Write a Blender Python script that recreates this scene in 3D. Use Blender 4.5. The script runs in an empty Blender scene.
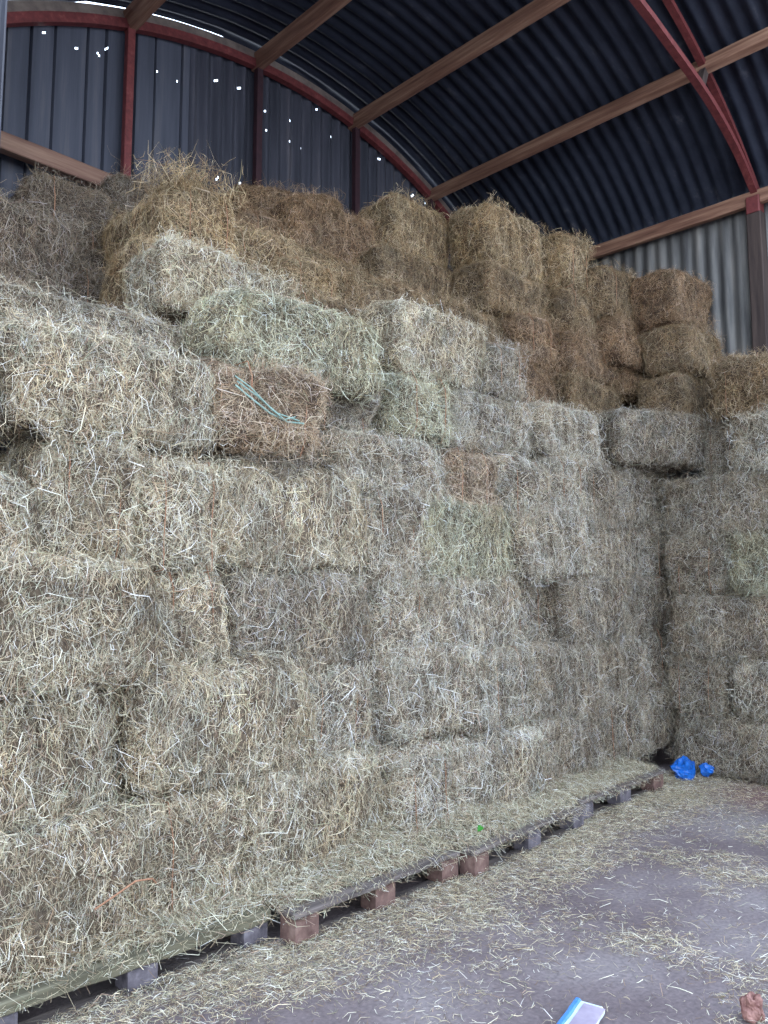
import bpy, math, random
import numpy as np
from mathutils import Vector, noise, Euler, Matrix

random.seed(7)
RNG = np.random.default_rng(11)
C = bpy.context.scene.collection
PI = math.pi

# ------------------------------------------------------------------ helpers
def tag(o, label=None, cat=None, group=None, kind=None):
    if label: o['label'] = label
    if cat: o['category'] = cat
    if group: o['group'] = group
    if kind: o['kind'] = kind
    return o

def link(name, me, parent=None):
    o = bpy.data.objects.new(name, me)
    C.objects.link(o)
    if parent: o.parent = parent
    return o

def empty(name, loc=(0, 0, 0), rz=0.0):
    o = bpy.data.objects.new(name, None)
    o.empty_display_size = .1
    C.objects.link(o)
    o.location = loc
    o.rotation_euler = (0, 0, rz)
    return o

def mesh_np(name, V, F, mats, mat_idx=None, tone=None, smooth=False):
    """V (n,3), F (m,4) quads as arrays"""
    me = bpy.data.meshes.new(name)
    V = np.asarray(V, dtype=np.float32); F = np.asarray(F, dtype=np.int32)
    me.vertices.add(len(V)); me.vertices.foreach_set('co', V.ravel())
    k = F.shape[1]
    me.loops.add(F.size); me.loops.foreach_set('vertex_index', F.ravel())
    me.polygons.add(len(F))
    me.polygons.foreach_set('loop_start', np.arange(0, F.size, k, dtype=np.int32))
    me.polygons.foreach_set('loop_total', np.full(len(F), k, dtype=np.int32))
    for m in mats: me.materials.append(m)
    if mat_idx is not None: me.polygons.foreach_set('material_index', np.asarray(mat_idx, dtype=np.int32))
    me.polygons.foreach_set('use_smooth', np.full(len(F), smooth, dtype=bool))
    if tone is not None:
        a = me.attributes.new('tone', 'FLOAT_COLOR', 'POINT')
        col = np.ones((len(V), 4), dtype=np.float32); col[:, :3] = tone
        a.data.foreach_set('color', col.ravel())
    me.update(calc_edges=True); me.validate()
    return me

class MB:
    """collects boxes and tubes into one mesh"""
    def __init__(s): s.V = []; s.F = []
    def add(s, V, F):
        n = len(s.V); s.V += [tuple(v) for v in V]; s.F += [tuple(i + n for i in f) for f in F]
    def box(s, x0, x1, y0, y1, z0, z1, M=None, ch=0.0, wob=0.0, seg=1):
        """box with chamfered long edges along its longest axis and optional wobble"""
        ext = [x1 - x0, y1 - y0, z1 - z0]; ax = ext.index(max(ext))
        lo = [x0, y0, z0]; hi = [x1, y1, z1]
        b, c = [i for i in range(3) if i != ax]
        if ch <= 0: ring = [(lo[b], lo[c]), (hi[b], lo[c]), (hi[b], hi[c]), (lo[b], hi[c])]
        else:
            ring = [(lo[b] + ch, lo[c]), (hi[b] - ch, lo[c]), (hi[b], lo[c] + ch), (hi[b], hi[c] - ch),
                    (hi[b] - ch, hi[c]), (lo[b] + ch, hi[c]), (lo[b], hi[c] - ch), (lo[b], lo[c] + ch)]
        n = len(ring); V = []; F = []
        for k in range(seg + 1):
            t = lo[ax] + ext[ax] * k / seg
            db = random.uniform(-wob, wob); dc = random.uniform(-wob, wob)
            for (u, w) in ring:
                p = [0, 0, 0]; p[ax] = t
                p[b] = u + db + random.uniform(-wob, wob) * .4; p[c] = w + dc + random.uniform(-wob, wob) * .4
                V.append(Vector(p))
        for k in range(seg):
            for i in range(n):
                j = (i + 1) % n
                F.append((k * n + i, k * n + j, (k + 1) * n + j, (k + 1) * n + i))
        F.append(tuple(range(n))[::-1]); F.append(tuple(seg * n + i for i in range(n)))
        if M is not None: V = [M @ v for v in V]
        s.add(V, F); return s
    def tube(s, pts, r, n=6):
        pts = [Vector(p) for p in pts]; V = []; F = []
        for i, p in enumerate(pts):
            t = (pts[min(i + 1, len(pts) - 1)] - pts[max(i - 1, 0)]).normalized()
            up = Vector((0, 0, 1)) if abs(t.z) < .9 else Vector((0, 1, 0))
            a = t.cross(up).normalized(); b = t.cross(a)
            for k in range(n):
                q = 2 * PI * k / n; V.append(p + (a * math.cos(q) + b * math.sin(q)) * r)
        for i in range(len(pts) - 1):
            for k in range(n):
                j = (k + 1) % n
                F.append((i * n + k, i * n + j, (i + 1) * n + j, (i + 1) * n + k))
        F.append(tuple(range(n))[::-1]); F.append(tuple((len(pts) - 1) * n + k for k in range(n)))
        s.add(V, F); return s
    def strip(s, pts, offs):
        """sweep a closed ring of offset functions along points: pts list of (P, A, B) frames, offs ring of (a,b)"""
        V = []; F = []; n = len(offs)
        for P, A, B in pts:
            for a, b in offs: V.append(P + A * a + B * b)
        for i in range(len(pts) - 1):
            for k in range(n):
                j = (k + 1) % n
                F.append((i * n + k, i * n + j, (i + 1) * n + j, (i + 1) * n + k))
        F.append(tuple(range(n))[::-1]); F.append(tuple((len(pts) - 1) * n + k for k in range(n)))
        s.add(V, F); return s
    def build(s, name, mat, parent=None, smooth=False):
        me = bpy.data.meshes.new(name); me.from_pydata([tuple(v) for v in s.V], [], s.F)
        me.materials.append(mat); me.update()
        import bmesh
        bm = bmesh.new(); bm.from_mesh(me); bmesh.ops.recalc_face_normals(bm, faces=bm.faces); bm.to_mesh(me); bm.free()
        if smooth:
            for p in me.polygons: p.use_smooth = True
        return link(name, me, parent)

# ------------------------------------------------------------------ materials
def newmat(name):
    m = bpy.data.materials.new(name); m.use_nodes = True
    nt = m.node_tree; nt.nodes.clear()
    out = nt.nodes.new('ShaderNodeOutputMaterial')
    b = nt.nodes.new('ShaderNodeBsdfPrincipled')
    nt.links.new(b.outputs[0], out.inputs[0])
    return m, nt, b, out

def N(nt, t, **kw):
    n = nt.nodes.new(t)
    for k, v in kw.items():
        if k.startswith('i_'): n.inputs[k[2:].replace('_', ' ')].default_value = v
        else: setattr(n, k, v)
    return n

def ramp(nt, stops, fac):
    r = nt.nodes.new('ShaderNodeValToRGB'); e = r.color_ramp.elements
    while len(e) < len(stops): e.new(.5)
    for i, (p, c) in enumerate(stops):
        e[i].position = p; e[i].color = (*c, 1)
    nt.links.new(fac, r.inputs[0]); return r

def mat_straw():
    m, nt, b, out = newmat('hay_straw')
    a = N(nt, 'ShaderNodeAttribute', attribute_name='tone')
    oi = N(nt, 'ShaderNodeObjectInfo')
    mx = N(nt, 'ShaderNodeMix', data_type='RGBA', blend_type='MULTIPLY'); mx.inputs[0].default_value = 1
    nt.links.new(a.outputs['Color'], mx.inputs[6]); nt.links.new(oi.outputs['Color'], mx.inputs[7])
    nt.links.new(mx.outputs[2], b.inputs['Base Color'])
    b.inputs['Roughness'].default_value = .55
    b.inputs['Specular IOR Level'].default_value = .35
    tr = N(nt, 'ShaderNodeBsdfTranslucent'); nt.links.new(mx.outputs[2], tr.inputs[0])
    ms = N(nt, 'ShaderNodeMixShader'); ms.inputs[0].default_value = .25
    nt.links.new(b.outputs[0], ms.inputs[1]); nt.links.new(tr.outputs[0], ms.inputs[2])
    nt.links.new(ms.outputs[0], out.inputs[0])
    return m

def mat_core():
    m, nt, b, out = newmat('hay_core')
    tc = N(nt, 'ShaderNodeTexCoord')
    n1 = N(nt, 'ShaderNodeTexNoise'); n1.inputs['Scale'].default_value = 60; n1.inputs['Detail'].default_value = 6
    nt.links.new(tc.outputs['Object'], n1.inputs[0])
    r = ramp(nt, [(.3, (.035, .025, .018)), (.7, (.15, .115, .08))], n1.outputs[0])
    oi = N(nt, 'ShaderNodeObjectInfo')
    mx = N(nt, 'ShaderNodeMix', data_type='RGBA', blend_type='MULTIPLY'); mx.inputs[0].default_value = 1
    nt.links.new(r.outputs[0], mx.inputs[6]); nt.links.new(oi.outputs['Color'], mx.inputs[7])
    nt.links.new(mx.outputs[2], b.inputs['Base Color']); b.inputs['Roughness'].default_value = .9
    return m

def mat_noise(name, stops, scale=(4, 4, 4), detail=6, rough=.8, bump=.0, metallic=0, spec=.3, coord='Object', rs=None):
    m, nt, b, out = newmat(name)
    tc = N(nt, 'ShaderNodeTexCoord'); mp = N(nt, 'ShaderNodeMapping'); mp.inputs['Scale'].default_value = scale
    nt.links.new(tc.outputs[coord], mp.inputs[0])
    n1 = N(nt, 'ShaderNodeTexNoise'); n1.inputs['Scale'].default_value = 1; n1.inputs['Detail'].default_value = detail
    n1.inputs['Roughness'].default_value = .62
    nt.links.new(mp.outputs[0], n1.inputs[0])
    r = ramp(nt, stops, n1.outputs[0]); nt.links.new(r.outputs[0], b.inputs['Base Color'])
    b.inputs['Roughness'].default_value = rough; b.inputs['Metallic'].default_value = metallic
    b.inputs['Specular IOR Level'].default_value = spec
    if bump:
        bp = N(nt, 'ShaderNodeBump'); bp.inputs['Strength'].default_value = bump; bp.inputs['Distance'].default_value = .01
        nt.links.new(n1.outputs[0], bp.inputs['Height']); nt.links.new(bp.outputs[0], b.inputs['Normal'])
    return m

STRAW = mat_straw(); CORE = mat_core()
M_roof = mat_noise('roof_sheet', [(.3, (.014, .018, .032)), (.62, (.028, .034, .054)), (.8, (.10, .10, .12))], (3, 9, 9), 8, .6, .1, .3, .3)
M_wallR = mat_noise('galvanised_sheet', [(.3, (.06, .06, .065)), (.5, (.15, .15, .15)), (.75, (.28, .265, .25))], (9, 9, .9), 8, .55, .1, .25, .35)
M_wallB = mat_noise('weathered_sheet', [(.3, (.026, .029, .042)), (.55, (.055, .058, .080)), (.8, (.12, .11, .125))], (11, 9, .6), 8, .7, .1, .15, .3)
M_boards = mat_noise('painted_boards', [(.3, (.035, .04, .06)), (.55, (.065, .072, .10)), (.8, (.13, .125, .14))], (9, 9, .5), 8, .75, .15, 0, .3)
M_red = mat_noise('red_oxide_paint', [(.3, (.085, .018, .020)), (.6, (.15, .033, .035)), (.85, (.24, .09, .08))], (20, 20, 20), 6, .6, .1, 0, .35)
M_darkred = mat_noise('dark_red_paint', [(.3, (.022, .010, .016)), (.7, (.045, .017, .024))], (14, 14, 14), 6, .7, .1, 0, .3)
M_timber = mat_noise('purlin_timber', [(.3, (.12, .058, .042)), (.5, (.22, .115, .08)), (.75, (.38, .24, .165))], (22, 1.4, 22), 8, .75, .2, 0, .25)
M_timberX = mat_noise('rail_timber', [(.3, (.11, .06, .048)), (.5, (.19, .11, .085)), (.75, (.30, .20, .15))], (1.4, 22, 22), 8, .75, .2, 0, .25)
M_post = mat_noise('post_timber', [(.3, (.03, .022, .022)), (.7, (.08, .058, .052))], (18, 18, 1.5), 8, .8, .2)
M_band = mat_noise('grey_batten', [(.3, (.10, .08, .075)), (.7, (.22, .18, .16))], (9, 9, 9), 6, .8, .1)
M_pal = mat_noise('pallet_wood', [(.3, (.05, .04, .038)), (.5, (.12, .10, .095)), (.8, (.25, .21, .19))], (2.5, 30, 30), 8, .85, .25)
M_palgreen = mat_noise('mossy_wood', [(.3, (.05, .045, .03)), (.5, (.12, .11, .075)), (.8, (.26, .24, .17))], (2.5, 30, 30), 8, .85, .25)
M_block = mat_noise('block_wood', [(.3, (.08, .045, .04)), (.55, (.17, .105, .09)), (.8, (.30, .21, .18))], (14, 14, 14), 8, .85, .25)
M_blockgrey = mat_noise('grey_block_wood', [(.3, (.05, .045, .055)), (.55, (.14, .125, .145)), (.8, (.32, .31, .35))], (14, 14, 14), 8, .85, .25)
M_twine = mat_noise('orange_twine', [(.3, (.24, .12, .07)), (.7, (.38, .20, .12))], (80, 80, 80), 3, .6)
M_twineteal = mat_noise('teal_twine', [(.3, (.18, .30, .27)), (.7, (.30, .44, .40))], (80, 80, 80), 3, .5)
M_blue = mat_noise('blue_plastic', [(.3, (.006, .07, .32)), (.7, (.015, .16, .60))], (14, 14, 14), 4, .3, .3, 0, .5)
M_rag = mat_noise('rag_cloth', [(.3, (.10, .035, .03)), (.7, (.36, .20, .17))], (30, 30, 30), 4, .7, .3)
M_white = mat_noise('white_plastic', [(.3, (.45, .55, .66)), (.7, (.70, .78, .86))], (10, 10, 10), 3, .3)
M_packblue = mat_noise('pale_blue_plastic', [(.3, (.05, .19, .55)), (.7, (.10, .30, .70))], (10, 10, 10), 3, .3)
M_lilac = mat_noise('lilac_liner', [(.3, (.28, .24, .32)), (.7, (.42, .37, .46))], (12, 12, 12), 3, .6)
M_leaf = mat_noise('leaf_green', [(.3, (.02, .13, .015)), (.7, (.05, .28, .03))], (20, 20, 20), 3, .5)

def mat_floor():
    m, nt, b, out = newmat('barn_floor')
    tc = N(nt, 'ShaderNodeTexCoord')
    n1 = N(nt, 'ShaderNodeTexNoise'); n1.inputs['Scale'].default_value = 1.6; n1.inputs['Detail'].default_value = 8
    n2 = N(nt, 'ShaderNodeTexNoise'); n2.inputs['Scale'].default_value = 55; n2.inputs['Detail'].default_value = 5
    nt.links.new(tc.outputs['Object'], n1.inputs[0]); nt.links.new(tc.outputs['Object'], n2.inputs[0])
    r = ramp(nt, [(.35, (.155, .125, .132)), (.5, (.20, .168, .175)), (.68, (.26, .23, .235))], n1.outputs[0])
    r2 = ramp(nt, [(.3, (.7, .7, .7)), (.7, (1.15, 1.12, 1.1))], n2.outputs[0])
    mx = N(nt, 'ShaderNodeMix', data_type='RGBA', blend_type='MULTIPLY'); mx.inputs[0].default_value = 1
    nt.links.new(r.outputs[0], mx.inputs[6]); nt.links.new(r2.outputs[0], mx.inputs[7])
    # red earth stain in the corner by the side stack
    sx = N(nt, 'ShaderNodeVectorMath', operation='DISTANCE'); sx.inputs[1].default_value = (6.2, 2.1, 0)
    nt.links.new(tc.outputs['Object'], sx.inputs[0])
    rr = ramp(nt, [(.25, (1, 1, 1)), (.6, (0, 0, 0))], sx.outputs['Value'])
    ml = N(nt, 'ShaderNodeMath', operation='MULTIPLY'); nt.links.new(rr.outputs[0], ml.inputs[0]); nt.links.new(n1.outputs[0], ml.inputs[1])
    m2 = N(nt, 'ShaderNodeMix', data_type='RGBA'); nt.links.new(ml.outputs[0], m2.inputs[0])
    nt.links.new(mx.outputs[2], m2.inputs[6]); m2.inputs[7].default_value = (.20, .085, .07, 1)
    nt.links.new(m2.outputs[2], b.inputs['Base Color'])
    b.inputs['Roughness'].default_value = .55; b.inputs['Specular IOR Level'].default_value = .35
    bp = N(nt, 'ShaderNodeBump'); bp.inputs['Strength'].default_value = .35; bp.inputs['Distance'].default_value = .01
    nt.links.new(n2.outputs[0], bp.inputs['Height']); nt.links.new(bp.outputs[0], b.inputs['Normal'])
    return m
M_floor = mat_floor()

# ------------------------------------------------------------------ the barn
ACX, ACZ, R = 4.43, 1.46, 5.015        # arch centre line (of the frame) in X / Z
YB, YT, YF = 5.64, 2.49, 1.70         # end wall, truss, front edge of the roof
XR = 7.52
def arch(x, r=R): return ACZ + math.sqrt(max(r * r - (x - ACX) ** 2, 0))
def arcpt(th, r): return (ACX + r * math.sin(th), ACZ + r * math.cos(th))

# floor
fm = MB(); fm.add([(-14, -12, 0), (16, -12, 0), (16, 12, 0), (-14, 12, 0)], [(0, 1, 2, 3)])
tag(fm.build('floor', M_floor), kind='structure')

# end wall: boards on the open side, corrugated sheets for the rest
holes = [(2.07,5.67),(2.32,5.68),(2.50,5.72),(2.57,5.80),(3.01,5.83),(3.19,5.84),(3.58,6.02),(3.83,6.07),(4.11,5.97),(4.39,6.01),
         (4.12,5.78),(4.39,5.80),(4.55,5.80),(4.74,6.29),(4.92,6.07),(5.64,6.13),(3.60,5.13),(3.60,5.09),(3.84,5.17),(6.16,5.92),(6.35,5.89)]
def endwall():
    x0, xs, x1 = 1.60, 3.30, XR
    xa = [x0]; offs = [0]
    random.seed(3)
    ys = []
    x = x0; bx = x0; bw = .2; off = 0
    X = np.arange(x0, x1 + .001, .0125)
    Y = np.zeros_like(X)
    bx = x0; nxt = x0 + .2; off = 0.
    for i, x in enumerate(X):
        if x < xs:
            if x > nxt:
                nxt += random.choice([.14, .18, .22, .25]); off = random.uniform(-.008, .010); Y[i] = .03
            else: Y[i] = off
        else: Y[i] = .021 * math.sin(2 * PI * x / .13)
    zlow = 3.3; nz = 150
    V = []; idx = []
    top = np.array([arch(x) - .02 for x in X])
    n = nz + 2
    for i, x in enumerate(X):
        V.append((x, YB + .04 + Y[i], 0))
        for k in range(nz + 1):
            V.append((x, YB + .04 + Y[i], zlow + (top[i] - zlow) * k / nz))
    V = np.array(V); F = []; mi = []
    for i in range(len(X) - 1):
        for k in range(n - 1):
            a = i * n + k; F.append((a, a + n, a + n + 1, a + 1)); mi.append(0 if X[i] > xs else 1)
    F = np.array(F); mi = np.array(mi)
    cen = V[F].mean(axis=1); keep = np.ones(len(F), bool)
    for hx, hz in holes:
        d = np.hypot(cen[:, 0] - hx, cen[:, 2] - hz)
        j = np.argsort(d)[:2]
        keep[j[0]] = False
        if abs(hx * 37 % 1) > .45: keep[j[1]] = False
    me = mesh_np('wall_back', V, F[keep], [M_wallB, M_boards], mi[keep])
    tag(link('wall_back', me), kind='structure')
endwall()

# side wall
Yv = np.arange(YF, YB + .05, .0125); V = []; F = []
for y in Yv:
    xo = XR + .05 + .012 * math.sin(2 * PI * y / .13)
    V += [(xo, y, 0), (xo, y, 5.312)]
for i in range(len(Yv) - 1): F.append((2 * i, 2 * i + 2, 2 * i + 3, 2 * i + 1))
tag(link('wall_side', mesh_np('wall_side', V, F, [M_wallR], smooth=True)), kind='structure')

# short return wall; unseen lean-to sheets added to shade the rear-left bales
def sheet(name, pts, along, mat, n=8):
    a, b, c, d = [Vector(p) for p in pts]; nrm = (b - a).cross(d - a).normalized(); L = (b - a).length; k = int(L / .0125); V = []; F = []
    for i in range(k + 1):
        t = i / k; off = nrm * .012 * math.sin(2 * PI * t * L / .1)
        V += [tuple(a.lerp(b, t) + off), tuple(d.lerp(c, t) + off)]
    for i in range(k): F.append((2 * i, 2 * i + 2, 2 * i + 3, 2 * i + 1))
    tag(link(name, mesh_np(name, V, F, [mat], smooth=True)), kind='structure')
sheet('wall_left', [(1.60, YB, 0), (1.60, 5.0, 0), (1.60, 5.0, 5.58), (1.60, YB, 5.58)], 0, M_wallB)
sheet('wall_shade_panel', [(1.45, 4.92, 0), (-2.4, 4.92, 0), (-2.4, 4.92, 4.1), (1.45, 4.92, 5.48)], 0, M_wallB)  # unseen lean-to end, added to block light from behind-left
sheet('ceiling_shade_panel', [(1.44, 4.95, 5.52), (1.44, 3.0, 5.52), (-2.4, 3.0, 4.12), (-2.4, 4.95, 4.12)], 0, M_roof)  # unseen lean-to roof, added to keep sky light off the rear-left hay
# barrel roof of corrugated sheets
def roof():
    ths = np.linspace(-.605, .675, 56); Yv = np.arange(YF, YB + .12, .0125); V = []; F = []
    n = len(ths)
    for y in Yv:
        c = .016 * math.sin(2 * PI * y / .13)
        for k, th in enumerate(ths):
            lap = .004 if (k % 18) < 9 else 0
            x, z = arcpt(th, R + .055 + c + lap)
            if th > .5: z -= .105 * ((th - .5) / .175) ** 1.6   # the sheets dip towards the eave
            short = (-.43 < th < -.14) or (-.02 < th < .07) or (.23 < th < .37)
            V.append((x, min(y, YB + .012) if short else y, z))
    for i in range(len(Yv) - 1):
        for k in range(n - 1):
            a = i * n + k; F.append((a, a + 1, a + n + 1, a + n))
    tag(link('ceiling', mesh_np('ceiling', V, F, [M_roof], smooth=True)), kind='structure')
roof()

# purlins (timber, along the barrel)
def purlin(name, th, w, d, r, label, y0=YF, y1=YB + .02, mat=M_timber):
    x, z = arcpt(th, r); ur = Vector((math.sin(th), 0, math.cos(th))); ut = Vector((math.cos(th), 0, -math.sin(th)))
    m = MB(); pts = []
    for k in range(25):
        y = y0 + (y1 - y0) * k / 24
        pts.append((Vector((x, y, z)) + ur * random.uniform(-.002, .002), ut, ur))
    c = .006
    m.strip(pts, [(-w / 2 + c, -d), (w / 2 - c, -d), (w / 2, -d + c), (w / 2, -c), (w / 2 - c, 0), (-w / 2 + c, 0), (-w / 2, -c), (-w / 2, -d + c)])
    o = m.build(name, mat); tag(o, label, 'purlin', 'roof purlins'); return o
TH = [.410, .156, -.094, -.357]
plabels = ['brown timber purlin crossing the doubled red truss',
           'brown timber purlin, next above the one crossing the red truss',
           'dark timber purlin near the crown of the roof',
           'short dark timber purlin where the light gap above the boards breaks']
for i, th in enumerate(TH):
    purlin('purlin', th, .075, .15, R - .02, plabels[i])

m = MB(); m.box(XR - .10, XR - .04, YF, YB, 5.11, 5.245, ch=.005, wob=.002, seg=20)
tag(m.build('eave_beam', M_timber), 'brown eave beam running along the top of the corrugated side wall', 'beam')

# end frame of the barn: arch and posts painted red
def arc_member(y, r, w, d, th0, th1, name, mat, parent=None, nseg=48):
    m = MB(); pts = []
    for k in range(nseg + 1):
        th = th0 + (th1 - th0) * k / nseg; x, z = arcpt(th, r)
        pts.append((Vector((x, y, z)), Vector((0, 1, 0)), Vector((math.sin(th), 0, math.cos(th)))))
    m.strip(pts, [(-w / 2, -d), (w / 2, -d), (w / 2, 0), (-w / 2, 0)])
    return m.build(name, mat, parent)
ef = empty('end_frame', (4.6, YB, 0))
def child_at(o, parent):
    o.parent = parent; o.matrix_parent_inverse = Matrix.Translation(-parent.location); return o
child_at(arc_member(YB - .03, R - .085, .06, .075, -.61, .665, 'arch_rib', M_red), ef)
o = arc_member(YB - .015, R - .002, .05, .075, -.605, .665, 'arch_batten', M_band); o['label'] = 'grey-brown batten above the red rib'; child_at(o, ef)
for x, mt in ((2.72, M_red), (3.98, M_darkred), (5.21, M_darkred), (6.38, M_darkred), (XR - .06, M_darkred)):
    m = MB(); m.box(x - .032, x + .032, YB - .07, YB - .01, 0, arch(x, R - .1), ch=.004)
    child_at(m.build('post', mt), ef)
tag(ef, 'red painted curved steel rib with posts framing the end wall', 'frame')

# rail on the end wall
m = MB(); m.box(1.5, XR - .1, YB - .155, YB - .075, 4.54, 4.67, ch=.006, wob=.003, seg=20)
tag(m.build('wall_rail', M_timberX), 'brown timber rail across the end wall above the darkest bales', 'rail')

# double truss
tr = empty('roof_truss', (XR - .08, YT, 0))
child_at(arc_member(YT, R - .075, .055, .05, -.61, .682, 'outer_rib', M_red), tr)
child_at(arc_member(YT + .022, R - .032, .012, .045, -.61, .682, 'rib_flange', M_red), tr)
chord = [(1.66, 5.45), (2.20, 5.62), (2.81, 5.76), (3.65, 5.85), (4.60, 5.92), (5.15, 5.875), (5.55, 5.83), (6.39, 5.70), (7.04, 5.48), (7.56, 5.16)]
cp = []
def catm(P, n=8):
    out = []
    for i in range(len(P) - 1):
        p0 = Vector(P[max(i - 1, 0)]); p1 = Vector(P[i]); p2 = Vector(P[i + 1]); p3 = Vector(P[min(i + 2, len(P) - 1)])
        for k in range(n):
            t = k / n
            out.append(.5 * ((2 * p1) + (p2 - p0) * t + (2 * p0 - 5 * p1 + 4 * p2 - p3) * t * t + (3 * p1 - p0 - 3 * p2 + p3) * t ** 3))
    out.append(Vector(P[-1])); return out
pl = catm([(x, YT - .01, z) for x, z in chord])
pts = []
for i, p in enumerate(pl):
    t = (pl[min(i + 1, len(pl) - 1)] - pl[max(i - 1, 0)]).normalized(); nn = Vector((0, 1, 0)).cross(t)
    pts.append((p, Vector((0, 1, 0)), nn))
m = MB(); m.strip(pts, [(-.03, -.028), (.03, -.028), (.03, .028), (-.03, .028)]); child_at(m.build('inner_chord', M_red), tr)
for th, mt in ((TH[0], M_post), (TH[1], M_red), (TH[2], M_red)):
    x, z = arcpt(th, R - .15)
    q = min(pl, key=lambda p: (p.x - x) ** 2 + (p.z - z) ** 2)
    a = Vector((x, YT - .01, z)); b = Vector((q.x - .02, YT - .01, q.z))
    d = (b - a).normalized(); nn = Vector((0, 1, 0)).cross(d)
    m = MB(); m.strip([(a, Vector((0, 1, 0)), nn), (b, Vector((0, 1, 0)), nn)], [(-.025, -.035), (.025, -.035), (.025, .035), (-.025, .035)])
    child_at(m.build('strut', mt), tr)
for th in TH:
    x, z = arcpt(th, R - .06); ur = Vector((math.sin(th), 0, math.cos(th))); ut = Vector((math.cos(th), 0, -math.sin(th)))
    m = MB(); P = Vector((x, YT, z)) + ut * .05
    m.strip([(P + Vector((0, -.07, 0)), ut, ur), (P + Vector((0, .07, 0)), ut, ur)], [(-.012, -.07), (.012, -.07), (.012, .045), (-.012, .045)])
    child_at(m.build('cleat', M_red), tr)
m = MB(); m.box(XR - .13, XR + .01, YT - .06, YT + .06, 5.02, 5.18, ch=.008); child_at(m.build('foot_plate', M_red), tr)
tag(tr, 'red painted double roof truss curving down to the side wall post', 'truss')
m = MB(); m.box(XR - .12, XR + .02, YT - .065, YT + .065, 0, 5.03, ch=.008, wob=.002, seg=12)
tag(m.build('side_post', M_post), 'dark brown post standing against the grey corrugated side wall', 'post')

# ------------------------------------------------------------------ hay
STRAWC = np.array([(.70, .62, .46), (.60, .52, .37), (.50, .44, .32), (.84, .79, .64), (.40, .31, .21), (.27, .19, .13), (.50, .51, .38), (.93, .91, .82), (.36, .38, .27), (.16, .11, .075), (.52, .38, .30)])
STRAWP = np.array([.13, .12, .09, .16, .10, .09, .05, .11, .04, .07, .04])

def strands(P, D, Nn, L, W, rng, bend=.35):
    """flat bent straws, two quads each. P root, D direction, Nn outward normal"""
    n = len(P)
    r = rng.normal(size=(n, 3))
    S = np.cross(D, Nn * 1.2 + r * .7); S /= np.linalg.norm(S, axis=1, keepdims=True) + 1e-9
    B = np.cross(D, S) * rng.normal(size=(n, 1)) + S * rng.normal(size=(n, 1)) * 1.2
    L = L[:, None]; W = W[:, None]
    p0 = P; p1 = P + D * L * .5 + B * bend * L * .22; p2 = P + D * L
    V = np.stack([p0 - S * W * .5, p0 + S * W * .5, p1 - S * W * .5, p1 + S * W * .5, p2 - S * W * .2, p2 + S * W * .2], axis=1).reshape(-1, 3)
    b = (np.arange(n) * 6)[:, None]
    F = np.stack([np.concatenate([b, b + 1, b + 3, b + 2], 1), np.concatenate([b + 2, b + 3, b + 5, b + 4], 1)], 1).reshape(-1, 4)
    c = STRAWC[rng.choice(len(STRAWC), n, p=STRAWP)] * rng.uniform(.52, 1.32, (n, 1))
    return V, F, np.repeat(np.clip(c, 0, .95), 6, axis=0)

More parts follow.
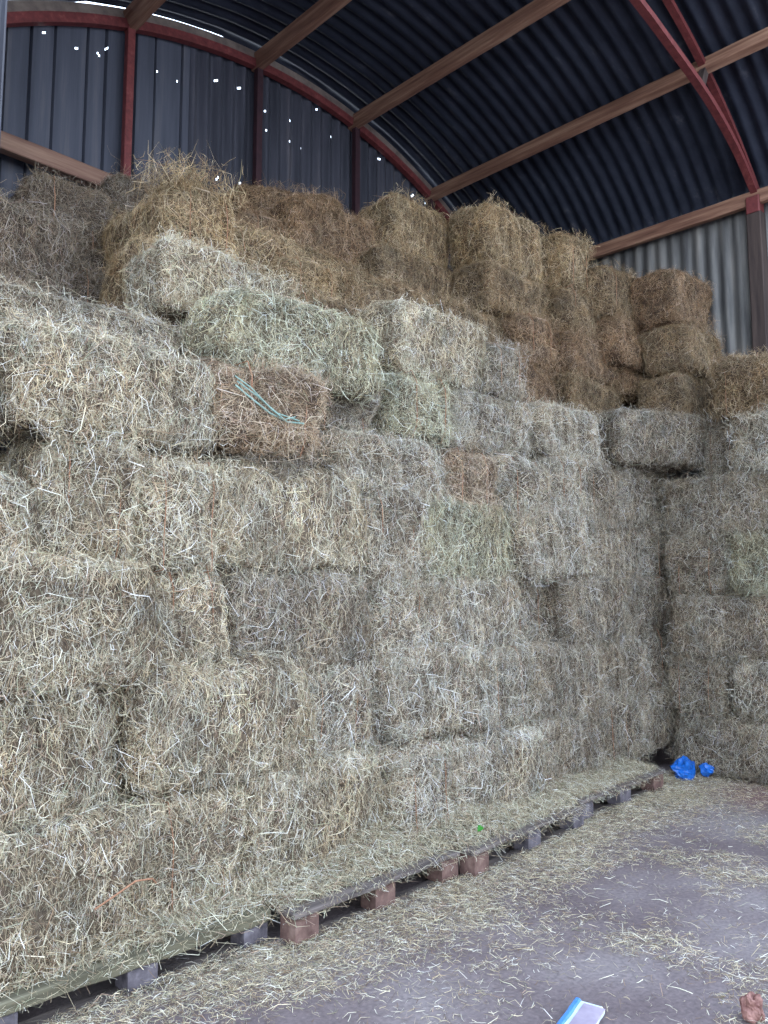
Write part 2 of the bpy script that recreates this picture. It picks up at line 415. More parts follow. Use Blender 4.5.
BL, BW, BH = .96, .47, .48
def make_bale_mesh(seed, density=17000, shag=1.0):
    rng = np.random.default_rng(seed)
    K = rng.normal(size=(14, 3)) * np.array([7, 9, 9]); ph = rng.uniform(0, 6.28, 14); am = rng.uniform(.3, 1, 14)
    K2 = rng.normal(size=(10, 3)) * 30; ph2 = rng.uniform(0, 6.28, 10)
    fp = rng.uniform(0, 6.28); sk = rng.uniform(-.11, .11, 4)
    half = np.array([BL, BW, BH]) / 2
    def surf(c):
        p = 5.5
        q = c / (np.sum(np.abs(c) ** p, axis=1, keepdims=True) ** (1 / p))
        X = q * half
        nrm = np.sign(q) * np.abs(q) ** 5; nrm /= np.linalg.norm(nrm, axis=1, keepdims=True)
        d = .026 * (np.sin(X @ K.T + ph) @ am) / 3.0 + .006 * np.sin(X @ K2.T + ph2).sum(1) / 3
        side = np.clip(1 - np.abs(nrm[:, 0]) * 1.4, 0, 1)
        d -= .018 * side * np.exp(-((((X[:, 0] + .01 * np.sin(X[:, 2] * 11 + fp)) / .115 + fp) % 1) - .5) ** 2 / .012)
        tw = np.clip(1 - np.abs(nrm[:, 1]) * 1.6, 0, 1)
        for yy in (-.115, .115): d -= .026 * tw * np.exp(-((X[:, 1] - yy) / .022) ** 2) * (.35 + .65 * np.abs(nrm[:, 0]))
        X = X + nrm * d[:, None]
        X[:, 0] += sk[0] * X[:, 2] + sk[1] * X[:, 1]; X[:, 1] += sk[2] * X[:, 2] + .04 * sk[3] * np.sin(X[:, 0] * 3) * 6
        X[:, 2] += BH / 2
        return X, nrm
    V = []; F = []; off = 0
    res = {0: (18, 18), 1: (34, 18), 2: (34, 18)}
    for ax in range(3):
        for s in (-1, 1):
            a, b = [i for i in range(3) if i != ax]; na, nb = res[ax]
            u, w = np.meshgrid(np.linspace(-1, 1, na + 1), np.linspace(-1, 1, nb + 1), indexing='ij')
            c = np.zeros((u.size, 3)); c[:, ax] = s; c[:, a] = u.ravel(); c[:, b] = w.ravel()
            X, _ = surf(c); V.append(X)
            i, j = np.meshgrid(np.arange(na), np.arange(nb), indexing='ij'); i = i.ravel(); j = j.ravel()
            q = off + i * (nb + 1) + j
            f = np.stack([q, q + nb + 1, q + nb + 2, q + 1], 1)
            if (s > 0) != (ax == 1): f = f
            else: f = f[:, ::-1]
            F.append(f); off += len(X)
    V = np.concatenate(V); F = np.concatenate(F)
    ncore = len(F); tone = np.tile((.4, .33, .2), (len(V), 1))
    # straws
    area = {0: BW * BH, 1: BL * BH, 2: BL * BW}
    Vs = [V]; Fs = [F]; Ts = [tone]; off = len(V)
    for ax in range(3):
        for s in (-1, 1):
            dens = density * (.25 if (ax == 2 and s < 0) else 1)
            n = int(area[ax] * dens); c = rng.uniform(-1, 1, (n, 3)); c[:, ax] = s
            X, nr = surf(c)
            # clumping: thin the straws a little where a noise is low
            cl = np.sin(X @ (K[:5] * 3).T + ph[:5]).sum(1) + rng.normal(size=n) * 2
            k = cl > -2.4; X = X[k]; nr = nr[k]; n = len(X)
            g = rng.normal(size=(n, 3))
            if ax == 1: g[:, 2] *= 2.0
            elif ax == 2: g[:, 1] *= 1.5
            D = g - nr * np.sum(g * nr, 1, keepdims=True); D /= np.linalg.norm(D, axis=1, keepdims=True)
            lift = rng.uniform(-.15, .45, (n, 1)); D = D + nr * lift; D /= np.linalg.norm(D, axis=1, keepdims=True)
            L = rng.gamma(2.4, .013, n) + .011; W = rng.uniform(.0009, .0024, n)
            P = X - D * L[:, None] * .45 + nr * rng.uniform(-.012, .014, (n, 1))
            v, f, t = strands(P, D, nr, L, W, rng); Vs.append(v); Fs.append(f + off); Ts.append(t); off += len(v)
            # long stray stalks
            n = int(area[ax] * 1000 * shag); c = rng.uniform(-1, 1, (n, 3)); c[:, ax] = s
            X, nr = surf(c); g = rng.normal(size=(n, 3)); D = g - nr * np.sum(g * nr, 1, keepdims=True) * .7
            D /= np.linalg.norm(D, axis=1, keepdims=True); D += nr * rng.uniform(-.05, .5, (n, 1)); D[:, 2] -= .15
            D /= np.linalg.norm(D, axis=1, keepdims=True)
            L = rng.uniform(.07, .20, n); W = rng.uniform(.0018, .0034, n); P = X - D * L[:, None] * .4
            v, f, t = strands(P, D, nr, L, W, rng, .7); Vs.append(v); Fs.append(f + off); Ts.append(t * 1.1); off += len(v)
    V = np.concatenate(Vs); F = np.concatenate(Fs); T = np.concatenate(Ts)
    Q = rng.normal(size=(9, 3)) * 17; qp = rng.uniform(0, 6.28, 9)
    pat = np.sin(V @ Q.T + qp).sum(1) / 3; pat2 = np.sin(V @ (Q[::-1] * .8).T + qp).sum(1) / 3
    pat = np.clip(pat, -1.2, 1.2)[:, None]; pat2 = np.clip(pat2, -1, 1)[:, None]
    T = T * (1 + .20 * pat) * (1 + pat2 * np.array([.04, .0, -.05]))
    T = np.clip(T, 0, .96)
    mi = np.zeros(len(F), int); mi[:ncore] = 1
    return mesh_np('hay_bale', V, F, [STRAW, CORE], mi, T)

BALES = [make_bale_mesh(100 + i, 27000, [.7, 1, 1.5, 1, .8, 1.3, 1][i]) for i in range(7)]
def twine_mesh(y, seed):
    random.seed(seed); m = MB(); hx, hz = BL / 2 - .006, BH
    ring = []
    for k in range(12): ring.append((-hx + .04 + (2 * hx - .08) * k / 11, y, hz - .004))
    for k in range(1, 7): ring.append((hx, y + random.uniform(-.004, .004), hz - hz * k / 6 + (-.03 if k == 1 else 0) + (.02 if k == 6 else 0)))
    for k in range(1, 12): ring.append((hx - .04 - (2 * hx - .08) * k / 11, y, .006))
    for k in range(1, 6): ring.append((-hx, y + random.uniform(-.004, .004), .02 + (hz - .04) * k / 6))
    ring.append(ring[0]); m.tube(ring, .0026, 5)
    me = bpy.data.meshes.new('twine'); me.from_pydata([tuple(v) for v in m.V], [], m.F); me.materials.append(M_twine); me.update(); return me
TW = [twine_mesh(-.115, 1), twine_mesh(.115, 2)]
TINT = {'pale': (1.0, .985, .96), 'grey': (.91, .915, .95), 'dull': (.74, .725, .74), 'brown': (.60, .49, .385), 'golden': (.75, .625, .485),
        'green': (.93, .98, .93), 'rust': (.57, .43, .34), 'dark': (.48, .43, .42), 'reddish': (.84, .73, .67)}  # 'dark' puts the rear-left shade into the bale colour
placed = []
first = {}
brng = random.Random(5)
def bale(x0, x1, y, z0, z1, tint, label, end=False, depth=None, group=None, yaw=0, tilt=0, roll=0, face='front', twine=None):
    """front faces look to -Y (face front) or to -X (face side: x0,x1 is then a span of Y and y the X of the face)"""
    span = x1 - x0; h = z1 - z0
    dep = depth or (BL if end else BW)
    k = brng.randrange(7)
    o = bpy.data.objects.new('hay_bale', BALES[k]); C.objects.link(o)
    if end: sx, sy = dep / BL, span / BW
    else: sx, sy = span / BL, dep / BW
    o.scale = (sx * 1.01, sy * 1.01, h / BH * 1.01)
    rz = yaw + (PI / 2 if end else 0) + (PI if brng.random() < .5 else 0)
    if face == 'side': rz += PI / 2; cx, cy = y + dep / 2, (x0 + x1) / 2
    else: cx, cy = (x0 + x1) / 2, y + dep / 2
    o.rotation_euler = (tilt, roll, rz); o.location = (cx, cy, z0)
    t = TINT[tint]; j = brng.uniform(.94, 1.06)
    o.color = (t[0] * j, t[1] * j, t[2] * j, 1)
    tag(o, label, 'hay bale', group or 'hay bales of the stack')
    if end if twine is None else twine:
        for me in TW:
            w = bpy.data.objects.new('twine', me); C.objects.link(w); w.parent = o
    placed.append(o)
    return o
ORD = ['bottom', 'second', 'third', 'fourth', 'fifth', 'sixth', 'seventh', 'eighth']
NTH = ['first', 'second', 'third', 'fourth', 'fifth', 'sixth', 'seventh', 'eighth', 'ninth', 'tenth', 'eleventh', 'twelfth', 'thirteenth']
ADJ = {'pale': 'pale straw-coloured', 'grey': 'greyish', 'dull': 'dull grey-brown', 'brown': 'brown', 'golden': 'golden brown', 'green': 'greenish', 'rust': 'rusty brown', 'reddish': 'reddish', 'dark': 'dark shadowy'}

# lower front face, five courses, from the concave corner (large X) leftwards
courses = [
 # z0, z1, [(width, end?, tint, face offset)...] from the corner at X=6.35 towards the open side
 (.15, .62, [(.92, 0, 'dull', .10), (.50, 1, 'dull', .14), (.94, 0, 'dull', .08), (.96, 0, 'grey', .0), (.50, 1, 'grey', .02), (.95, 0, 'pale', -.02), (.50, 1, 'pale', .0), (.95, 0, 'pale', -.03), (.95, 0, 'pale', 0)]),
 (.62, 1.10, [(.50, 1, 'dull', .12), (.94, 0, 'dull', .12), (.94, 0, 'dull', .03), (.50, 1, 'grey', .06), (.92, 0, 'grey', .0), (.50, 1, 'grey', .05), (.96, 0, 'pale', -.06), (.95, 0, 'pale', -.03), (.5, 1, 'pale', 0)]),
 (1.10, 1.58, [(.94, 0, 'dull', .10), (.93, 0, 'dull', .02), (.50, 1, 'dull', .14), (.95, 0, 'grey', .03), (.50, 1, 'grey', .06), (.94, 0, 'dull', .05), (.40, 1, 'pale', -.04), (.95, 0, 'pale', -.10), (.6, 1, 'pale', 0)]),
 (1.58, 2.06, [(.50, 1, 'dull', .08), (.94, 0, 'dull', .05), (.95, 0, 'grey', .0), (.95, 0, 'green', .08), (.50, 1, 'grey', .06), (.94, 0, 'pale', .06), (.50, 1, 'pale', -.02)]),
]
for ci, (z0, z1, row) in enumerate(courses):
    x = 6.85
    for bi, (w, e, t, dy) in enumerate(row):
        lab = '%s hay bale, %s out, %s course up, %s from the inner corner' % (
            ADJ[t], 'end' if e else 'long side', ORD[ci], NTH[bi])
        dz = brng.uniform(-.035, .035)
        bale(x - w, x, 3.08 + dy - (.15, .06, 0, 0)[ci] + brng.uniform(-.07, .05), z0 + (dz - .02 if ci else 0), z1 + dz + .02, t, lab, end=bool(e), yaw=brng.uniform(-.055, .055), roll=brng.uniform(-.05, .05), tilt=brng.uniform(-.06, .06))
        x -= w - .006
        if (ci, bi) in ((2, 5), (1, 4), (3, 2)): x -= .05
# fifth course
G = bale
G(1.20, 1.62, 3.02, 1.58, 2.10, 'pale', 'pale hay bale end just beside the black hole', end=True, yaw=-.05)
G(.26, 1.18, 2.98, 1.56, 1.95, 'pale', 'pale sagging hay bale below the black hole, cut by the frame edge', roll=-.05)
G(5.88, 6.84, 3.12, 2.06, 2.54, 'dull', 'dull grey-brown hay bale, long side out, fifth course, against the side stack corner')
G(5.38, 5.86, 3.14, 2.04, 2.52, 'dull', 'dull hay bale end, fifth course, between the corner bale and a grey end', end=True)
G(4.88, 5.36, 3.10, 2.06, 2.50, 'grey', 'greyish hay bale, end out, fifth course, one in from the corner bale', end=True)
G(4.30, 4.86, 3.12, 1.98, 2.42, 'grey', 'greyish hay bale with pale streaks, end out, fifth course, two in from the corner bale', end=True)
G(3.76, 4.28, 3.16, 1.98, 2.42, 'reddish', 'reddish dark hay bale end sunk below the ridged pale bale', end=True)
G(2.78, 3.74, 3.14, 2.04, 2.40, 'grey', 'greyish hay bale, long side out, beneath the recessed bale beside the twine marks')
G(2.16, 2.76, 3.10, 2.04, 2.20, 'dull', 'squashed hay layer bale directly beneath the teal-twined bale')
G(1.97, 2.64, 3.02, 2.17, 2.60, 'reddish', 'hay bale end with two reddish twine grooves and teal twine', end=True)
G(1.02, 2.00, 3.03, 2.12, 2.56, 'pale', 'pale long-sided hay bale with crisp vertical stalks above the black hole', yaw=.02)
G(.02, 1.00, 3.02, 2.12, 2.60, 'pale', 'pale hay bale cut by the frame edge, level with the crisp long bale')
G(2.66, 3.26, 3.27, 2.38, 2.74, 'dull', 'recessed dull hay bale end beside the bale with twine grooves', end=True)
# sixth
G(3.30, 3.84, 3.14, 2.42, 2.84, 'green', 'greenish hay bale end beside the ridged bale under the bright ledge bale', end=True)
G(3.85, 4.80, 3.20, 2.42, 2.84, 'grey', 'greyish hay bale with strong vertical ridges below the bright ledge bale')
G(4.84, 5.76, 3.18, 2.50, 2.92, 'grey', 'greyish hay bale on the ledge, long side out, beneath the dark recess')
G(5.84, 6.80, 2.86, 2.54, 2.99, 'dull', 'rounded dull hay bale filling the inner corner ledge', yaw=-.45)
# seventh / bright ledge
G(3.36, 4.28, 3.24, 2.86, 3.32, 'pale', 'bright hay bale alone on the ledge, long side out, in the middle of the stack')
G(4.26, 4.74, 3.22, 2.86, 3.26, 'dull', 'shaggy hay bale end sticking out beside the dark recess', end=True, yaw=.05)
# pile with teal
G(2.06, 3.10, 3.12, 2.58, 3.01, 'green', 'large greenish hay bale heaped over the twine-grooved end bale', tilt=.03, yaw=-.02)
G(1.10, 2.04, 3.44, 2.56, 2.84, 'grey', 'flattened greyish hay bale lying back on the crisp long bale')
G(.20, 1.08, 3.42, 2.56, 2.84, 'grey', 'flattened greyish bale at the frame edge beneath the dark bales')
G(1.94, 2.90, 3.56, 2.94, 3.36, 'pale', 'pale hay bale sloping up behind the large greenish bale', tilt=.10)
G(2.84, 3.50, 3.66, 2.90, 3.36, 'brown', 'brown hay bale end behind the right end of the greenish bale', end=True)
G(3.52, 4.46, 3.80, 3.34, 3.74, 'brown', 'brown hay bale, long side out, directly behind the bright ledge bale')
G(2.96, 3.50, 3.85, 3.36, 3.68, 'golden', 'golden brown hay bale end filling below the dark cleft', end=True)
# mound
G(2.22, 2.74, 3.98, 3.40, 3.97, 'golden', 'hay bale end at the peak of the mound, tuft on top', end=True, roll=.0)
G(2.74, 3.26, 4.04, 3.40, 3.86, 'golden', 'golden hay bale end on the mound beside the tufted peak', end=True, yaw=-.12, tilt=.06)
G(1.98, 2.92, 3.92, 3.00, 3.50, 'golden', 'golden hay bale, long side out, forming the mound shoulder', yaw=-.12, roll=.06)
# rear left, shade put in by the dark tint
G(.90, 1.84, 4.28, 3.10, 3.62, 'dark', 'dark hay bale nearest the frame edge, in front of the rear bales', yaw=.05)
G(.70, 1.66, 4.20, 2.64, 3.14, 'dark', 'dark hay bale under the dark bale nearest the frame edge')
G(1.82, 2.36, 4.46, 2.94, 3.44, 'dark', 'dark hay bale end in the hollow beside the mound', end=True)
G(1.80, 2.34, 4.98, 3.76, 4.22, 'dark', 'dark hay bale end under the timber rail, outermost of its row', end=True, depth=.55)
G(2.34, 3.30, 5.00, 4.00, 4.46, 'dark', 'dark hay bale beneath the red post, behind the tufted mound')
G(1.82, 2.74, 4.94, 3.32, 3.78, 'dark', 'dark hay bale, lower of the rear bales beneath the rail')
# top middle
G(3.36, 4.26, 4.78, 4.42, 4.76, 'rust', 'rusty brown hay bale lying highest against the corrugated end wall', yaw=-.45)
G(3.46, 4.44, 4.38, 3.98, 4.48, 'rust', 'rusty brown rounded hay bale in front of the topmost flat bale', yaw=-.06)
G(3.10, 3.56, 4.50, 3.92, 4.26, 'rust', 'rusty hay bale end beside the dark cleft', end=True, depth=.6)
G(3.20, 4.16, 4.26, 3.56, 4.00, 'brown', 'brown hay bale beneath the rounded rusty bale', yaw=.03)
G(4.08, 4.98, 4.08, 3.74, 4.22, 'brown', 'brown hay bale below the peak under the arch corner')
# peaks right
G(4.30, 5.04, 4.18, 4.22, 4.74, 'golden', 'golden hay bale at the peak under the arch corner', yaw=.04)
G(4.94, 5.80, 3.72, 4.20, 4.72, 'golden', 'golden hay bale, long side out, highest beneath the bare roof sheets')
G(5.80, 6.26, 3.52, 4.18, 4.68, 'golden', 'golden hay bale end, one step below the highest golden bale', end=True)
G(6.22, 6.72, 3.34, 3.94, 4.45, 'brown', 'brown hay bale end just under the side wall timber', end=True)
G(6.54, 7.26, 2.86, 3.88, 4.36, 'rust', 'rusty hay bale on top beside the bare corrugated side wall', yaw=-.04)
G(4.46, 5.20, 3.76, 3.34, 3.78, 'brown', 'brown hay bale set back above the shaggy bale end')
G(4.92, 5.82, 3.70, 3.78, 4.22, 'brown', 'brown hay bale right under the highest golden bale')
G(5.20, 5.72, 3.56, 3.36, 3.80, 'rust', 'rusty hay bale end in the tall dark wall above the recess', end=True)
G(5.74, 6.68, 3.46, 3.36, 3.78, 'rust', 'rusty hay bale, long side out, in the tall dark wall beside the corner')
G(5.82, 6.30, 3.52, 3.76, 4.20, 'brown', 'brown hay bale end beneath the stepped golden bale end', end=True)
G(6.28, 6.80, 3.30, 3.54, 3.96, 'rust', 'rusty hay bale end beneath the brown end under the side timber', end=True)
G(4.78, 5.72, 3.58, 2.92, 3.38, 'rust', 'rusty hay bale at the back of the dark recess')
G(5.72, 6.60, 3.44, 2.94, 3.38, 'brown', 'brown hay bale above the rounded dull corner bale')
G(6.58, 7.32, 2.84, 2.96, 3.44, 'brown', 'brown hay bale behind the side stack top, beneath two others by the wall')
G(6.50, 7.34, 3.36, 3.30, 3.84, 'rust', 'rusty hay bale in the gap behind the two bales by the side wall')
G(6.60, 7.32, 2.80, 3.42, 3.88, 'brown', 'brown hay bale beneath the rusty top bale by the side wall')
# side stack, faces looking to -X; spans in Y
zt = [0.0, .47, .96, 1.45, 1.94, 2.43, 2.92, 3.42]
side_rows = [
 [(2.10, 3.02, 0, 'dull'), (1.12, 2.08, 0, 'grey'), (.14, 1.10, 0, 'pale')],
 [(2.54, 3.04, 1, 'dull'), (1.58, 2.52, 0, 'grey'), (.60, 1.56, 0, 'pale')],
 [(2.08, 3.02, 0, 'dull'), (1.56, 2.06, 1, 'green'), (.60, 1.54, 0, 'grey')],
 [(2.50, 3.02, 1, 'dull'), (1.54, 2.48, 0, 'green'), (.56, 1.52, 0, 'green')],
 [(2.12, 3.04, 0, 'dull'), (1.16, 2.10, 0, 'green'), (.60, 1.14, 1, 'grey')],
 [(1.50, 2.44, 0, 'grey'), (.54, 1.48, 0, 'grey')],
 [(2.10, 2.60, 1, 'brown'), (1.14, 2.08, 0, 'brown'), (.20, 1.12, 0, 'brown')],
]
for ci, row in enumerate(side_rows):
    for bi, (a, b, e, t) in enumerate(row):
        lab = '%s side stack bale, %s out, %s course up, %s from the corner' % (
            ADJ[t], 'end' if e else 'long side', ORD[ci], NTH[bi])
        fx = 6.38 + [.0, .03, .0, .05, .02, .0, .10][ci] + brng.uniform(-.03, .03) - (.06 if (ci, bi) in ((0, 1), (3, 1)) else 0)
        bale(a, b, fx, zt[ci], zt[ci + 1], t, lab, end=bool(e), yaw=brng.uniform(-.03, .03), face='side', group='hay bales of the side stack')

G(2.44, 2.76, 6.66, 2.46, 2.94, 'dull', 'dull hay bale end tucked in behind the rounded corner bale', end=True, face='side', depth=.75, group='hay bales of the side stack')
# teal twine on the grooved bale
m = MB(); m.tube([(2.05, 3.03, 2.46), (2.12, 2.995, 2.40), (2.22, 2.985, 2.345), (2.33, 2.99, 2.32), (2.44, 3.0, 2.33)], .0045, 6)
m.tube([(2.06, 3.03, 2.48), (2.14, 2.99, 2.42), (2.26, 2.98, 2.35), (2.40, 2.985, 2.335)], .0035, 6)
m.tube([(2.04, 3.02, 2.50), (2.10, 2.98, 2.45), (2.22, 2.97, 2.36), (2.30, 2.975, 2.325), (2.37, 2.98, 2.35)], .003, 6)
tag(m.build('twine', M_twineteal), 'frayed teal twine hanging across the grooved bale end', 'twine')
# orange twine ends near the bottom
m = MB(); m.tube([(1.34, 2.80, .36), (1.41, 2.775, .40), (1.48, 2.77, .43), (1.55, 2.775, .42), (1.58, 2.80, .39)], .0035, 6)
tag(m.build('twine', M_twine), 'orange twine strand showing low on the pale bales above the mossy pallet', 'twine')

# ------------------------------------------------------------------ pallets
def rotM(cx, cy, a): return Matrix.Translation((cx, cy, 0)) @ Matrix.Rotation(a, 4, 'Z')
def pallet(x0, x1, y0, yaw, ztop, label, fmat, bmats, front_t=.022, bw=.10):
    e = empty('pallet', ((x0 + x1) / 2, y0, 0), yaw); w = x1 - x0; hw = w / 2; D = 1.0
    random.seed(int(x0 * 100))
    n = 7; bd = D / (n * 1.25)
    for k in range(n):
        ya = k * bd * 1.29; m = MB(); t = front_t if k == 0 else .02
        m.box(-hw, hw, ya, ya + bd * (1.0 if k else 1.15), ztop - t, ztop, ch=.004, wob=.003, seg=10)
        m.build('deck_board', fmat if k == 0 else M_pal, e)
    for k, y in enumerate((0.006, D / 2 - .05, D - .11)):
        for j, xx in enumerate((-hw + .01, -bw / 2, hw - bw - .01)):
            m = MB(); m.box(xx, xx + bw, y, y + .10, .018, ztop - (front_t if k == 0 else .02) - .001, ch=.008, wob=.002, seg=3)
            m.build('block', bmats[j % len(bmats)] if k == 0 else M_blockgrey, e)
    for y in (.01, D / 2 - .045, D - .105):
        m = MB(); m.box(-hw, hw, y, y + .09, 0.002, .018, ch=.003, wob=.001, seg=6); m.build('bottom_board', M_pal, e)
    tag(e, label, 'pallet', 'pallets under the hay')
pallet(-.20, .93, 2.84, 0, .145, 'mossy pallet running out of the frame under the pale bales', M_palgreen, [M_blockgrey], .045)
pallet(.96, 2.12, 2.80, -.012, .145, 'mossy olive pallet with thick front board and bluish block', M_palgreen, [M_blockgrey, M_blockgrey, M_blockgrey], .045, .12)
pallet(2.15, 3.26, 2.68, .02, .145, 'grey pallet with reddish wooden blocks, jutting out farthest', M_pal, [M_block, M_block, M_block], .02, .13)
pallet(3.30, 4.50, 2.66, .05, .145, 'grey pallet carrying the small green leaf', M_pal, [M_block, M_blockgrey, M_blockgrey], .02, .13)
pallet(4.54, 5.78, 2.76, .02, .145, 'grey pallet nearest the blue plastic', M_pal, [M_blockgrey, M_blockgrey, M_block], .02, .16)

# ------------------------------------------------------------------ loose hay
def loose(name, P, Nn, L, W, label, rng, D=None, bend=.6, color=(1, 1, 1), core=None, cat='loose hay', lift=(-.02, .25), tints=None):
    n = len(P)
    if D is None:
        g = rng.normal(size=(n, 3)); D = g - Nn * np.sum(g * Nn, 1, keepdims=True)
    D = D / np.linalg.norm(D, axis=1, keepdims=True) + Nn * rng.uniform(lift[0], lift[1], (n, 1))
    D /= np.linalg.norm(D, axis=1, keepdims=True)
    v, f, t = strands(P - D * L[:, None] * .5, D, Nn, L, W, rng, bend)
    if tints is not None: t = t * np.repeat(tints, 6, axis=0)
    mi = np.zeros(len(f), int)
    if core is not None:
        cv, cf = core; k = len(cv)
        v = np.concatenate([cv, v]); f = np.concatenate([cf, f + k]); t = np.concatenate([np.tile((.4, .33, .2), (k, 1)), t])
        mi = np.concatenate([np.ones(len(cf), int), mi])
    me = mesh_np(name, v, f, [STRAW, CORE], mi, t)
    o = link(name, me); o.color = (*color, 1); tag(o, label, cat, kind='stuff'); return o

def fnoise(x, y, s, seed=0):
    return np.array([noise.noise(Vector((a * s, b * s, seed * 7.3))) for a, b in zip(x, y)])

# 1 drift of hay on the pallet decks, sloping up to the foot of the stack
def front_edge(x):
    return np.interp(x, [-.3, .93, 2.12, 2.14, 3.26, 3.28, 4.5, 4.52, 5.78, 6.0], [2.84, 2.82, 2.79, 2.69, 2.69, 2.64, 2.68, 2.75, 2.78, 2.95])
def drift_z(x, y):
    fe = front_edge(x) + .03; t = np.clip((y - fe) / (3.16 - fe), 0, 1)
    hgt = np.interp(x, [0, .9, 1.6, 2.2, 2.9, 3.6, 4.4, 5, 6], [.06, .03, .10, .10, .24, .20, .08, .05, .03])
    return .15 + hgt * t ** 1.3
gx = np.linspace(-.2, 5.75, 160); gy = np.linspace(0, 1, 14)
GX, GT = np.meshgrid(gx, gy, indexing='ij'); FE = front_edge(GX) + .06; GY = FE + (3.2 - FE) * GT
GZ = drift_z(GX, GY) - .012 + .022 * fnoise(GX.ravel(), GY.ravel(), 7).reshape(GX.shape) * (GT + .1)
GZ[:, 0] = .140
cv = np.stack([GX.ravel(), GY.ravel(), GZ.ravel()], 1)
i, j = np.meshgrid(np.arange(159), np.arange(13), indexing='ij'); q = (i * 14 + j).ravel()
cf = np.stack([q, q + 14, q + 15, q + 1], 1)
rng = np.random.default_rng(21)
n = 60000; x = rng.uniform(-.2, 5.8, n); fe = front_edge(x) + .035; y = fe + (3.2 - fe) * rng.uniform(0, 1, n) ** .9 + .005
z = drift_z(x, y) + rng.uniform(0, .02, n)
k = rng.uniform(0, 1, n) < .028; y[k] = front_edge(x[k]) - rng.uniform(-.02, .03, k.sum()); z[k] = .15 - rng.uniform(-.01, .04, k.sum())
Nn = np.tile((0, -.35, .93), (n, 1)).astype(float)
loose('loose_hay', np.stack([x, y, z], 1), Nn, rng.gamma(2.6, .018, n) + .015, rng.uniform(.0011, .0026, n), 'loose hay drifted over the pallet decks at the foot of the stack', rng, core=(cv, cf), color=(.90, .90, .86))

# 2 litter on the floor
rng = np.random.default_rng(22)
n = 300000; x = rng.uniform(.2, 6.5, n); y = rng.uniform(.5, 3.0, n)
d = front_edge(x) - y
fn = fnoise(x, y, 1.7, 1) + .5 * fnoise(x, y, 5, 2) + .35 * fnoise(x, y, 14, 3)
dens = np.clip(1.15 - d / .42, 0, 1) * .75 + np.clip(fn * 1.2 + .18, 0.05, 1) * .60
dens += np.clip((y - 1.9) / 1.0, 0, 1) * np.clip((x - 4.6) / 1.2, 0, 1) * .6
dens += np.clip(.5 - np.abs(x - 2.6) / 1.3, 0, 1) * np.clip((y - 1.7) / .6, 0, 1) * .35
k = (rng.uniform(0, 1, n) < dens) & (y < front_edge(x) + .02) ; x = x[k]; y = y[k]; n = len(x); dd = d[k]
z = .003 + rng.uniform(0, .012, n) + np.clip(.3 - dd, 0, .3) * .10 * rng.uniform(0, 1, n)
Nn = np.tile((0, 0, 1.), (n, 1))
loose('hay_litter', np.stack([x, y, z], 1), Nn, rng.gamma(2.2, .014, n) + .010, rng.uniform(.0010, .0024, n), 'scattered hay litter on the bare floor in front of the pallets', rng, color=(1.02, 1.0, .94), lift=(-.03, .08))

# 3 loose stalks hanging over the face of the stack, following the bales
def bale_points(n, rng, zmax=5.5, hang=True):
    P = []; Q = []; TI = []
    cand = [o for o in placed if o.location.z < zmax]
    wts = np.array([o.scale.x * o.scale.z for o in cand]); wts = wts / wts.sum()
    idx = rng.choice(len(cand), n, p=wts)
    for i in idx:
        o = cand[i]
        M = Matrix.LocRotScale(o.location, o.rotation_euler, o.scale)
        # choose the face that looks to the open side
        side = o['group'].endswith('side stack'); out = Vector((-1, 0, 0)) if side else Vector((0, -1, 0))
        u = rng.uniform(); zf = rng.uniform(-.05, .30) if u < .38 else (rng.uniform(.82, 1.03) if u < .6 else rng.uniform(.1, 1))
        lo = M.to_3x3().inverted() @ out; lo.normalize()
        if abs(lo.x) > abs(lo.y): c = Vector((math.copysign(BL / 2, lo.x), rng.uniform(-.5, .5) * BW, zf * BH))
        else: c = Vector((rng.uniform(-.5, .5) * BL, math.copysign(BW / 2, lo.y), zf * BH))
        p = M @ c + out * (rng.uniform(-.01, .035) + (.03 * rng.uniform() if zf < .3 else 0)); P.append(p); Q.append(out); TI.append(tuple(o.color)[:3])
    return np.array([tuple(p) for p in P]), np.array([tuple(q) for q in Q]), np.array(TI)
rng = np.random.default_rng(23)
P, Nn, TI = bale_points(125000, rng)
k = fnoise(P[:, 0] * 1.0 + P[:, 1], P[:, 2], 2.6, 5) + rng.normal(size=len(P)) * .22 > -.12
# keep the crisp long bale fairly clean
P = P[k]; Nn = Nn[k]; TI = TI[k]; n = len(P)
g = rng.normal(size=(n, 3)); g[:, 2] *= 1.5; g[:, 2] -= .6; D = g - Nn * np.sum(g * Nn, 1, keepdims=True)
loose('loose_hay', P, Nn, rng.gamma(2.6, .017, n) + .02, rng.uniform(.0010, .0025, n), 'long loose stalks hanging down over the bale faces of the stack', rng, D=D, bend=.9, lift=(-.05, .25), tints=TI)

rng = np.random.default_rng(31); n = 1400
P = np.array([2.36, 4.05, 3.96]) + rng.normal(size=(n, 3)) * np.array([.13, .12, .035])
D = rng.normal(size=(n, 3)) * np.array([.8, .8, .5]) + np.array([0, 0, .55])
loose('hay_tuft', P, np.tile((0, -.3, .95), (n, 1)).astype(float), rng.gamma(3, .024, n) + .03, rng.uniform(.0014, .003, n), 'ragged tuft of loose hay on the peak of the mound', rng, D=D, color=(.86, .72, .55))
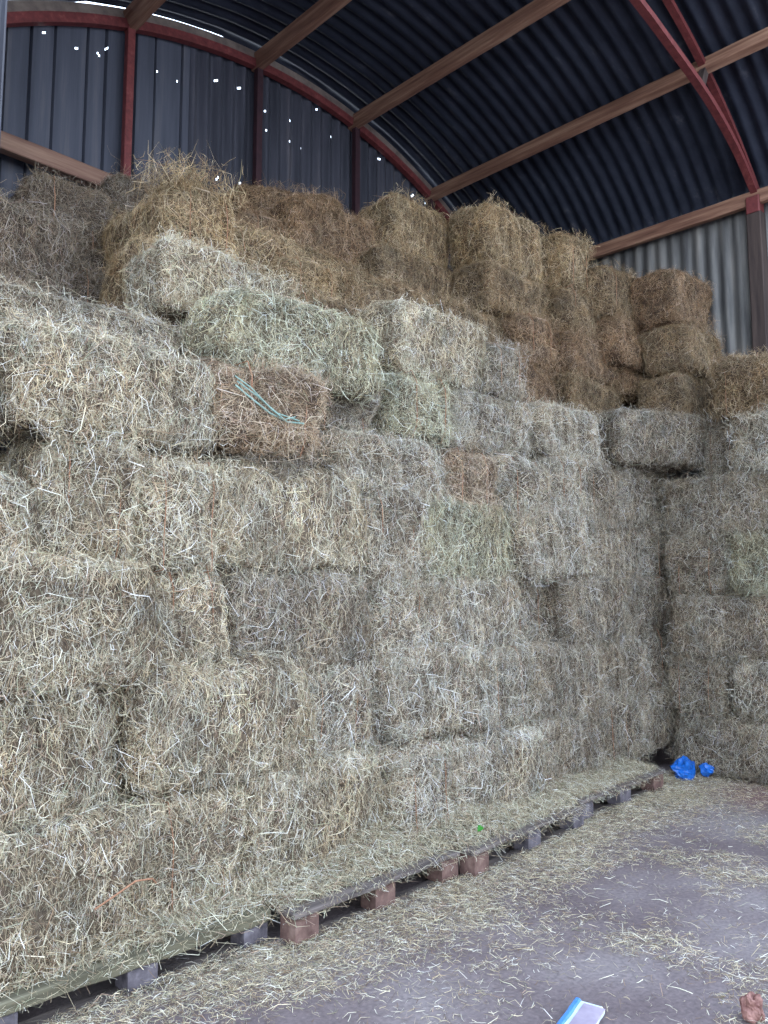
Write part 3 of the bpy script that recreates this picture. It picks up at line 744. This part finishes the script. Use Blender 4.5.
# ------------------------------------------------------------------ small things
def crumple(name, mat, cx, cy, cz, sx, sy, sz, seed, parent=None, nu=22, nv=16):
    V = []; F = []
    for i in range(nu):
        for j in range(nv + 1):
            th = 2 * PI * i / nu; ph = PI * j / nv
            p = Vector((math.cos(th) * math.sin(ph), math.sin(th) * math.sin(ph), math.cos(ph)))
            r = 1 + .45 * noise.noise(p * 1.8 + Vector((seed, 0, 0))) + .22 * abs(noise.noise(p * 5 + Vector((0, seed, 0))))
            V.append((cx + p.x * sx * r, cy + p.y * sy * r, max(cz + p.z * sz * r, .003)))
    for i in range(nu):
        for j in range(nv):
            a = i * (nv + 1) + j; b = ((i + 1) % nu) * (nv + 1) + j
            F.append((a, b, b + 1, a + 1))
    m = MB(); m.add(V, F); return m.build(name, mat, parent)
e = empty('plastic_bag', (6.22, 2.82, 0))
crumple('bag_body', M_blue, 0, 0, .07, .13, .07, .085, 3.1, e)
crumple('bag_corner', M_blue, .15, -.12, .07, .05, .05, .045, 8.4, e, 14, 10)
tag(e, 'crumpled bright blue plastic poking out where the two stacks meet', 'plastic bag')
crumple('rag', M_rag, 2.965, 1.13, .035, .038, .034, .05, 2.2, nu=34, nv=24)
tag(bpy.data.objects['rag'], 'small pinkish brown crumpled rag lying alone on the floor', 'rag')
# blue and white packet
e = empty('packet', (2.505, 1.53, 0), .22)
m = MB(); m.box(-.13, .10, -.05, .05, .004, .034, ch=.010, wob=.001, seg=8); m.build('packet_body', M_white, e)
m = MB(); m.box(-.132, .102, .034, .062, .003, .040, ch=.008, wob=.001, seg=8); m.build('blue_edge', M_packblue, e)
m = MB(); m.box(-.10, .085, -.055, .022, .0335, .037, ch=.001, seg=6); m.build('lilac_label', M_lilac, e)
tag(e, 'white plastic packet with a blue edge and lilac panel lying on the floor', 'packet')
# green leaf
m = MB(); V = []; F = []
for k in range(9):
    t = k / 8; w = .016 * math.sin(PI * min(t * .92 + .05, 1)); zc = .012 * math.sin(PI * t)
    V += [(t * .06, -w, zc + .004), (t * .06, 0, zc), (t * .06, w, zc + .004)]
for k in range(8):
    a = 3 * k; F += [(a, a + 3, a + 4, a + 1), (a + 1, a + 4, a + 5, a + 2)]
V = [(a, b, c + .0015) for a, b, c in V] + V; nn = 27
F = F + [tuple(i + nn for i in f[::-1]) for f in F]
m.add(V, F); o = m.build('leaf', M_leaf); o.location = (3.42, 2.70, .21); o.rotation_euler = (.5, -.2, .3); 
tag(o, 'small fresh green leaf lying on the hay over the pallet edge', 'leaf')

# ------------------------------------------------------------------ light and camera
w = bpy.data.worlds.new('sky'); bpy.context.scene.world = w; w.use_nodes = True
nt = w.node_tree; nt.nodes.clear(); o_ = nt.nodes.new('ShaderNodeOutputWorld'); bg = nt.nodes.new('ShaderNodeBackground')
tc = nt.nodes.new('ShaderNodeTexCoord'); sep = nt.nodes.new('ShaderNodeSeparateXYZ'); nt.links.new(tc.outputs['Generated'], sep.inputs[0])
rp = ramp(nt, [(.0, (.84, .92, 1.0)), (.25, (.77, .87, 1.0)), (1.0, (.58, .73, 1.0))], sep.outputs[2])
nt.links.new(rp.outputs[0], bg.inputs[0]); bg.inputs[1].default_value = 4.2
nt.links.new(bg.outputs[0], o_.inputs[0])

cam = bpy.data.cameras.new('camera'); co = bpy.data.objects.new('camera', cam); C.objects.link(co)
cam.sensor_fit = 'VERTICAL'; cam.sensor_height = 36; cam.lens = 36 * 780 / 1024
cam.clip_start = .02
co.location = (0, 0, 1.5)
pitch = math.atan(78 / 780)
co.rotation_euler = (PI / 2 + pitch, 0, -math.radians(45.1))
bpy.context.scene.camera = co
vs = bpy.context.scene.view_settings
vs.view_transform = 'Standard'; vs.look = 'None'; vs.gamma = 1; vs.use_curve_mapping = False
vs.exposure = 0.0
bpy.context.scene.cycles.max_bounces = 8
bpy.context.scene.cycles.diffuse_bounces = 5
bpy.context.scene.cycles.denoising_prefilter = 'NONE'
